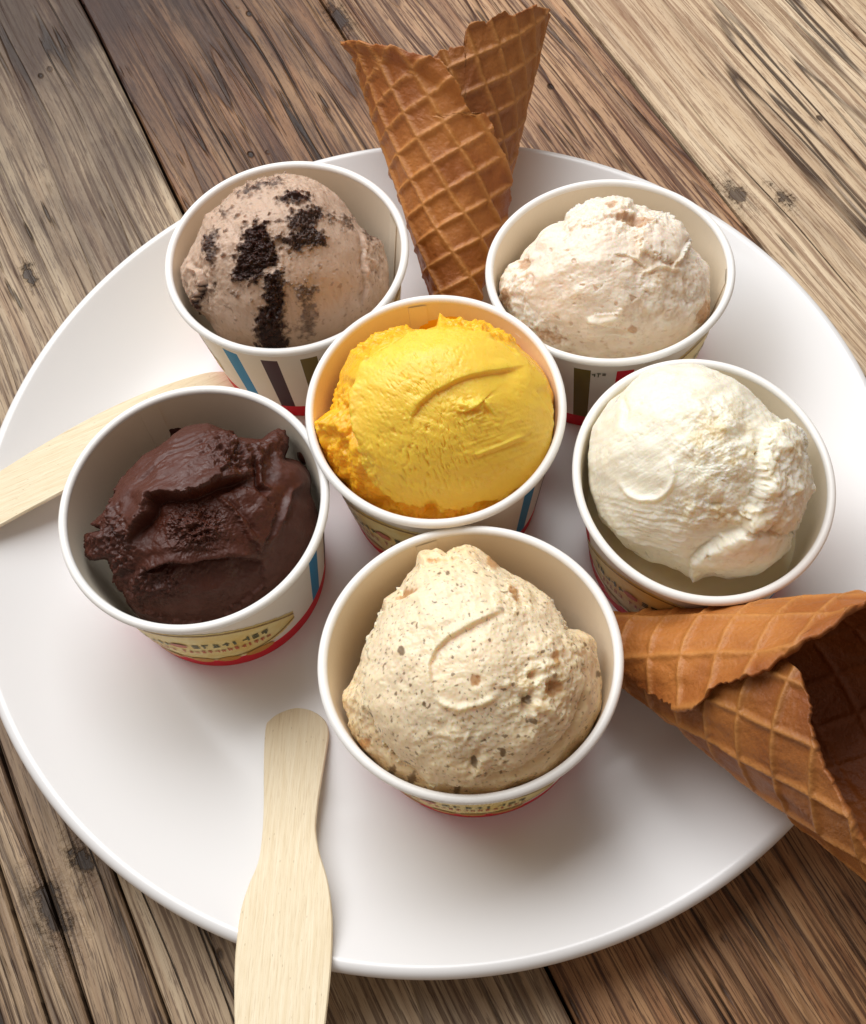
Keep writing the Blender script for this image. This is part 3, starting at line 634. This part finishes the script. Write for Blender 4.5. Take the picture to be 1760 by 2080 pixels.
# ------------------------------------------------------------- waffle cones
def waffle_material():
    t = NT('baked_waffle'); P = t.obj()
    a = t.n('ShaderNodeAttribute', attribute_name='Col').outputs[0]
    n = t.noise(P, 90, 4, .6); n2 = t.noise(P, 900, 4, .7)
    c = t.mix(t.math('MULTIPLY', t.ramp(n, [(.35, 0), (.7, 1)]), .28), a, t.mix(1.0, a, (.55, .40, .30, 1), 'MULTIPLY'))
    c = t.mix(t.math('MULTIPLY', t.ramp(n2, [(.45, 0), (.7, 1)]), .22), c, t.mix(1.0, a, (.55, .42, .3, 1), 'MULTIPLY'))
    t.bump(t.math('ADD', n2, t.math('MULTIPLY', t.noise(P, 300, 3), .7)), .0006, .6)
    return t.set(Base_Color=c, Roughness=.44, Specular_IOR_Level=.45, Subsurface_Weight=.06, Subsurface_Radius=(.002, .001, .0005), Subsurface_Scale=1.0)
waffle = waffle_material()

def make_cone(T, az, el, be, flap_px, mouth_px, hidden, phi_end, cell, grid_rot, outer_amp, seed, nr, nphi, gpx=None):
    T = np.array(T); dv = np.array([math.cos(el)*math.sin(az), math.cos(el)*math.cos(az), math.sin(el)])
    a = np.cross(dv, (0, 0, 1.0)); a /= np.linalg.norm(a); b = np.cross(a, dv)
    def hit(px, py):                              # where the ray of a pixel first meets the cone: angle and slant length
        d = ray(px, py); o_ = CAM-T; k2 = math.cos(be)**2
        dd, od = d@dv, o_@dv; A = dd*dd-k2; B = 2*(dd*od-(d@o_)*k2); C = od*od-(o_@o_)*k2
        D = B*B-4*A*C
        if D < 0: t = -B/(2*A)
        else:
            ts = sorted(((-B-math.sqrt(D))/(2*A), (-B+math.sqrt(D))/(2*A)))
            t = next((t for t in ts if t > 0 and (o_+t*d)@dv > 0), ts[0])
        q = o_+t*d
        return math.degrees(math.atan2(q@b, q@a)), np.linalg.norm(q)
    fl = sorted((hit(*p)[::-1] for p in flap_px))                # (length, angle)
    fr, fa = np.array([x[0] for x in fl]), np.array([x[1] for x in fl])
    mo = []
    for p, turn in mouth_px:
        h, l = hit(*p); mo.append((h % 360 if h < -60 else h, l, turn))
    mo = [(h+turn*360 if not (turn and h > 200) else h, l) for h, l, turn in mo]+list(hidden)
    mo.sort(); ma, ml = np.array([x[0] for x in mo]), np.array([x[1] for x in mo])
    f0 = min(fa.min(), ma.min())-4
    f0 = fa.min()
    TG, SG = np.meshgrid(np.linspace(0, 1, nr), np.linspace(0, 1, nphi), indexing='ij'); t_, s_ = TG.ravel(), SG.ravel()
    def jn(v, k): return fbm(np.stack([v*k, v*0+seed*7.7, v*0+k], -1), 3)
    rf = .0045+t_*(np.median(ml)-.0045); pfit = np.polyfit(fr, fa, 2)
    for _ in range(12):
        Ff = np.interp(rf, fr, fa)+np.degrees((.0012*jn(rf, 170)+.0005*jn(rf, 700))/np.maximum(rf*math.sin(be), .004))
        Fs = np.polyval(pfit, rf); pf = Fs+s_*(phi_end-Fs)+(Ff-Fs)*(1-s_)**14
        arc = np.radians(pf)*.030
        Lm = np.interp(pf, ma, ml)+.0010*jn(arc, 200)+.0004*jn(arc, 800)
        rf = .5*rf+.5*(.0045+t_*(Lm-.0045))
    RG = TG
    # flat-sheet coordinates carry the waffle grid
    af = np.radians(pf)*math.sin(be)+math.radians(grid_rot); X, Y = rf*np.cos(af), rf*np.sin(af)
    wq = np.stack([X, Y, X*0+seed], -1)
    Xj, Yj = X+.0005*fbm(wq*45, 2), Y+.0005*fbm(wq*45+9, 2)
    def rid(v, w=.00092):
        m = np.abs(((v/cell)+.5) % 1-.5)*cell; return np.exp(-(m/w)**2)
    ridge = np.maximum(rid(Xj), rid(Yj))
    layer = sstep(345, 375, pf); amp = outer_amp*(1-layer)+1.0*layer
    ins = np.ones(len(rf), bool)
    off = -(pf-90)/360*.0021+.0015
    lump = .00045*fbm(np.stack([np.cos(np.radians(pf))*rf*60, np.sin(np.radians(pf))*rf*60, pf*0+seed+rf*40], -1), 2)
    wob = lump+.00010*fbm(wq*700, 2)
    flare = .0024*(1-layer)*sstep(16, 0, pf-Fs)*sstep(.03, .08, rf)    # the free edge lifts a little
    def place(h):
        rad = rf*math.sin(be)+(off+h)*math.cos(be)*np.minimum(1, rf/.02)
        axd = rf*math.cos(be)
        A = np.radians(pf)
        return T+axd[:, None]*dv+rad[:, None]*(np.cos(A)[:, None]*a+np.sin(A)[:, None]*b)
    th = .0016
    top = place(wob+flare+ridge*.0011*amp); bot = place(wob+flare-th-ridge*.0005)
    m, n = RG.shape; idx = np.arange(m*n).reshape(m, n); I = ins.reshape(m, n)
    fm_ = I[:-1, :-1] & I[1:, :-1] & I[1:, 1:] & I[:-1, 1:]
    q = np.stack([idx[:-1, :-1], idx[1:, :-1], idx[1:, 1:], idx[:-1, 1:]], -1)[fm_]
    N = m*n
    # boundary edges get a wall
    ed = np.concatenate([q[:, [0, 1]], q[:, [1, 2]], q[:, [2, 3]], q[:, [3, 0]]])
    key = np.sort(ed, 1); k = key[:, 0].astype(np.int64)*N+key[:, 1]
    _, inv, cnt = np.unique(k, return_inverse=True, return_counts=True); bd = ed[cnt[inv] == 1]
    walls = np.stack([bd[:, 1], bd[:, 0], bd[:, 0]+N, bd[:, 1]+N], -1)
    faces = np.concatenate([q, q[:, ::-1]+N, walls]); Vv = np.concatenate([top, bot])
    used = np.unique(faces); mp = np.zeros(2*N, np.int64); mp[used] = np.arange(len(used))
    # colour: ridges paler, free edges and cells more toasted
    base, pale, toast = np.array((.50, .188, .042)), np.array((.66, .31, .085)), np.array((.29, .078, .014))
    tn = sstep(-.35, .55, fbm(wq*38+2, 3)); edge = np.maximum(sstep(.006, 0, Lm-rf), .8*sstep(.006, 0, np.radians(pf-Ff)*rf*math.sin(be)))
    cc = base+(toast-base)*np.clip(.62*tn+.30*edge, 0, 1)[:, None]
    cc = cc+(pale-cc)*(ridge*.55*amp)[:, None]
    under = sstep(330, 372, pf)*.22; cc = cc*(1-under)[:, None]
    ci = toast*.85+(base-toast)*(.2*tn)[:, None]+0*cc
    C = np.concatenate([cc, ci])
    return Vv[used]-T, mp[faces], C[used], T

Z7 = lambda *p: [(680+x*.298137, y*.298137) for x, y in p]
flap = Z7((735,440),(770,520),(830,600),(870,700),(915,790),(985,800),(1020,850),(1045,930),(1060,1000),(1090,1080),(1110,1160),(1130,1270),(1135,1380),(1110,1480),(1070,1600),(1020,1750))
mouth = [(p, 0) for p in Z7((110,285),(200,285),(330,320),(450,350),(600,400),(735,440))] + \
        [(p, 1) for p in Z7((640,400),(740,330),(890,300),(900,200),(930,150),(1000,150),(1040,170),(1100,95),(1160,80),(1230,110),(1270,70),(1380,45),(1450,60))]
V, F, C, T = make_cone((.01513, .04568, .0085), .09768, .43803, .27134, flap, mouth, [(205, .118), (260, .112), (300, .118), (340, .127), (505, .100), (520, .09)], 520, .0090, 38, 1.0, 3.0, 300, 520)
o = mesh('waffle_cone', V, F, waffle, None, True, C); o.location = T
tag(o, 'golden brown waffle cone pointing down behind the yellow scoop, mouth beyond the plate edge', 'waffle cone')
Z8 = lambda *p: [(1220+x*.306818, 1180+y*.306818) for x, y in p]
flap2 = Z8((560,840),(640,830),(740,760),(770,690),(850,685),(900,700),(1000,650),(1150,615),(1200,560),(1330,500),(1370,445),(1460,415),(1560,360),(1640,270),(1760,185))
mouth2 = [(p, 1) for p in Z8((1300,590),(1370,750),(1375,860),(1360,930),(1410,1030),(1450,1130),(1470,1250),(1530,1360),(1640,1540),(1690,1660),(1760,1790))]
V, F, C, T = make_cone((.02874, -.04347, .0085), 2.23984, .47794, .30547, flap2, mouth2, [(120, .128), (180, .128), (270, .130), (335, .128), (470, .06), (485, .05)], 480, .0115, -33, .85, 8.0, 300, 520)
o = mesh('waffle_cone', V, F, waffle, None, True, C); o.location = T
tag(o, 'toasted brown waffle cone lying between two cups with its open mouth over the plate rim', 'waffle cone')

# ------------------------------------------------------------------ spoons
spoon_mat = NT('birch_wood'); _P = spoon_mat.obj()
_g = spoon_mat.noise(spoon_mat.mapping(_P, (900, 40, 1)), 1.0, 4, .6); _g2 = spoon_mat.noise(spoon_mat.mapping(_P, (2600, 120, 1)), 1.0, 3, .6)
_c1 = spoon_mat.mix(spoon_mat.ramp(_g, [(.35, 0), (.65, 1)]), (.72, .60, .40, 1), (.80, .70, .51, 1))
_c1 = spoon_mat.mix(spoon_mat.math('MULTIPLY', spoon_mat.ramp(_g2, [(.30, 1), (.46, 0)]), .35), _c1, (.46, .31, .15, 1))
_v = spoon_mat.n('ShaderNodeTexVoronoi'); spoon_mat.put(_v.inputs['Vector'], spoon_mat.mapping(_P, (160, 45, 1)))
_c1 = spoon_mat.mix(spoon_mat.math('MULTIPLY', spoon_mat.ramp(_v.outputs['Distance'], [(.05, 1), (.11, 0)]), .5), _c1, (.30, .20, .09, 1))
spoon_mat.bump(_g2, .0003, .5)
spoon_mat = spoon_mat.set(Base_Color=_c1, Roughness=.55, Specular_IOR_Level=.3)
def smooth_closed(pts, n=8):
    p = np.asarray(pts, float); out = []
    for i in range(len(p)):
        a, b, c, d = p[i-1], p[i], p[(i+1) % len(p)], p[(i+2) % len(p)]
        for t in np.linspace(0, 1, n, endpoint=False):
            out.append(.5*((2*b)+(c-a)*t+(2*a-5*b+4*c-d)*t*t+(3*b-a-3*c+d)*t**3))
    return np.array(out)
def make_spoon(pts_px, p0, u, zslope, thick, label):
    """outline pixels dropped on the tilted plane through p0 that rises by zslope per metre along u"""
    uh = np.array([u[0], u[1], 0.0]); uh /= np.linalg.norm(uh)
    n = np.array([-zslope*uh[0], -zslope*uh[1], 1.0]); n /= np.linalg.norm(n)
    p0 = np.array(p0); pp = smooth_closed(pts_px); d = ray(pp[:, 0], pp[:, 1])
    P = CAM+d*(((p0-CAM)@n)/(d@n))[:, None]
    ax = uh-n*(uh@n); ax /= np.linalg.norm(ax); bx = np.cross(n, ax)
    L = np.stack([(P-p0)@bx, (P-p0)@ax], -1)                       # local x across, y along
    N = len(L); cen = L.mean(0); V = []; F = []
    rings = [(-.0003, 0.0), (0.0, thick*.25), (0.0, thick*.75), (-.0003, thick)]
    e = np.roll(L, -1, 0)-np.roll(L, 1, 0); nn = np.stack([e[:, 1], -e[:, 0]], -1); nn /= np.linalg.norm(nn, axis=1)[:, None]
    if ((L-cen)*nn).sum() < 0: nn = -nn
    area = np.sum(L[:, 0]*np.roll(L[:, 1], -1)-np.roll(L[:, 0], -1)*L[:, 1])
    for off, zz in rings:
        q = L+nn*off; V += [(x, y, zz) for x, y in q]
    for k in range(3):
        for i in range(N):
            j = (i+1) % N; F.append((k*N+i, k*N+j, (k+1)*N+j, (k+1)*N+i))
    F.append(tuple(range(3*N, 4*N))); F.append(tuple(reversed(range(N))))
    if area < 0: F = [tuple(reversed(x)) for x in F]
    o = mesh('wooden_spoon', V, F, spoon_mat, None, False)
    o.matrix_world = Matrix(((bx[0], ax[0], n[0], p0[0]), (bx[1], ax[1], n[1], p0[1]), (bx[2], ax[2], n[2], p0[2]), (0, 0, 0, 1)))
    return tag(o, label, 'spoon', 'wooden spoons on the plate rim')
Z5 = lambda *p: [(440+x*.326864, 1400+y*.326923) for x, y in p]
make_spoon(Z5((310,250),(300,400),(298,560),(298,720),(290,900),(265,1080),(205,1230),(158,1380),(132,1560),(118,1750),(118,2080),(140,2350),(220,2520),(400,2590),(560,2520),(640,2350),(682,2080),(715,1750),(725,1500),(715,1330),(690,1180),(642,1020),(622,880),(635,720),(660,560),(690,380),(702,280),(675,205),(600,150),(500,130),(400,160),(335,205)),
           (-.046, -.0655, ZP+.0006), (-.1, -1), .265, .0014, 'pale wooden paddle spoon beside the flecked caramel cup, hanging over the plate rim')
make_spoon([(-240, 1092), (-150, 1046), (-60, 997), (0, 962), (80, 912), (160, 866), (235, 828), (310, 796), (380, 772), (430, 760), (472, 762), (490, 784), (474, 812), (420, 838), (330, 876), (260, 916), (195, 962), (130, 1002), (60, 1040), (0, 1073), (-90, 1122), (-180, 1165), (-250, 1172), (-275, 1130)],
           (-.066, .050, ZP+.0008), (-1, -.55), .215, .0014, 'pale wooden spoon tucked behind the chocolate cup, resting on the plate rim')

# ------------------------------------------------ smears on the cup walls
def smear_patch(cup, a_deg, zc, w, h, mat, seed, name):
    rj = np.random.RandomState(seed); n = 30; x, y, sx, sy = CUPS[cup]
    rad = 1+.30*rj.uniform(-1, 1, n); rad = (rad+np.roll(rad, 1)+np.roll(rad, -1))/3
    V = []; F = []
    for ring, (k, lift) in enumerate(((1.0, -.0002), (.85, .0004), (.45, .0009))):
        for i in range(n):
            t = 2*math.pi*i/n; a = math.radians(a_deg)+k*rad[i]*w*math.cos(t)/rin(zc); zz = min(CH-.003, max(FLOOR+.002, zc+k*rad[i]*h*math.sin(t)))
            r = rin(zz)-lift; V.append((r*math.cos(a)*sx, r*math.sin(a)*sy, zz))
    V.append((rin(zc)*math.cos(math.radians(a_deg))*sx-.001*math.cos(math.radians(a_deg)), rin(zc)*math.sin(math.radians(a_deg))*sy-.001*math.sin(math.radians(a_deg)), zc))
    for k in range(2):
        for i in range(n):
            j = (i+1) % n; F.append((k*n+i, (k+1)*n+i, (k+1)*n+j, k*n+j))
    for i in range(n): F.append((2*n+i, 3*n, 2*n+(i+1) % n))
    o = mesh(name, V, F, mat); o.location = (x, y, ZB)
    return o
chocolate_smear = simple('chocolate_smear', (.06, .016, .009), .4, .3)
yellow_smear = simple('mango_smear', (.90, .48, .02), .35, .4)
for aa, zz, w, h, sd in ((104, .030, .0022, .0032, 3), (112, .0255, .003, .003, 4), (146, .024, .0022, .003, 5), (30, .033, .002, .0025, 6)):
    sm_ = smear_patch('D', aa, zz, w, h, chocolate_smear, sd, 'chocolate_smear')
    sm_.parent = cups['D']; sm_.matrix_parent_inverse = cups['D'].matrix_basis.inverted()
for aa, zz, w, h, sd in ((78, .036, .014, .006, 11), (35, .034, .010, .008, 12), (110, .037, .006, .003, 13), (186, .040, .006, .004, 14)):
    sm_ = smear_patch('C', aa, zz, w, h, yellow_smear, sd, 'melted_smear')
    sm_.parent = cups['C']; sm_.matrix_parent_inverse = cups['C'].matrix_basis.inverted()
# melted cream at the bottom of the vanilla and mango cups
def melted_pool(cup, level, colour, owner):
    x, y, sx, sy = CUPS[cup]; rj = np.random.RandomState(3); n = 96; V = []; F = []
    rings = np.linspace(1, .05, 12)
    for k, q in enumerate(rings):
        for i in range(n):
            t = 2*math.pi*i/n; r = (rin(level+.0012)+.0001)*q
            V.append((r*math.cos(t)*sx, r*math.sin(t)*sy, level+(.0012 if k == 0 else .0003 if k == 1 else .0004*math.sin(3*t+9*q))))
    for k in range(11):
        for i in range(n):
            j = (i+1) % n; F.append((k*n+i, k*n+j, (k+1)*n+j, (k+1)*n+i))
    F.append(tuple(11*n+i for i in range(n)))
    o = mesh('melted_pool', np.array(V)-np.array((0, 0, FLOOR)), F, simple('melted_cream', colour, .22, .5, None, Subsurface_Weight=.5, Subsurface_Radius=(.003, .002, .001), Subsurface_Scale=1.0), owner)
    return o
melted_pool('E', .0185, (.84, .72, .50), scoop_of['E'])
melted_pool('C', .026, (.95, .50, .015), scoop_of['C'])
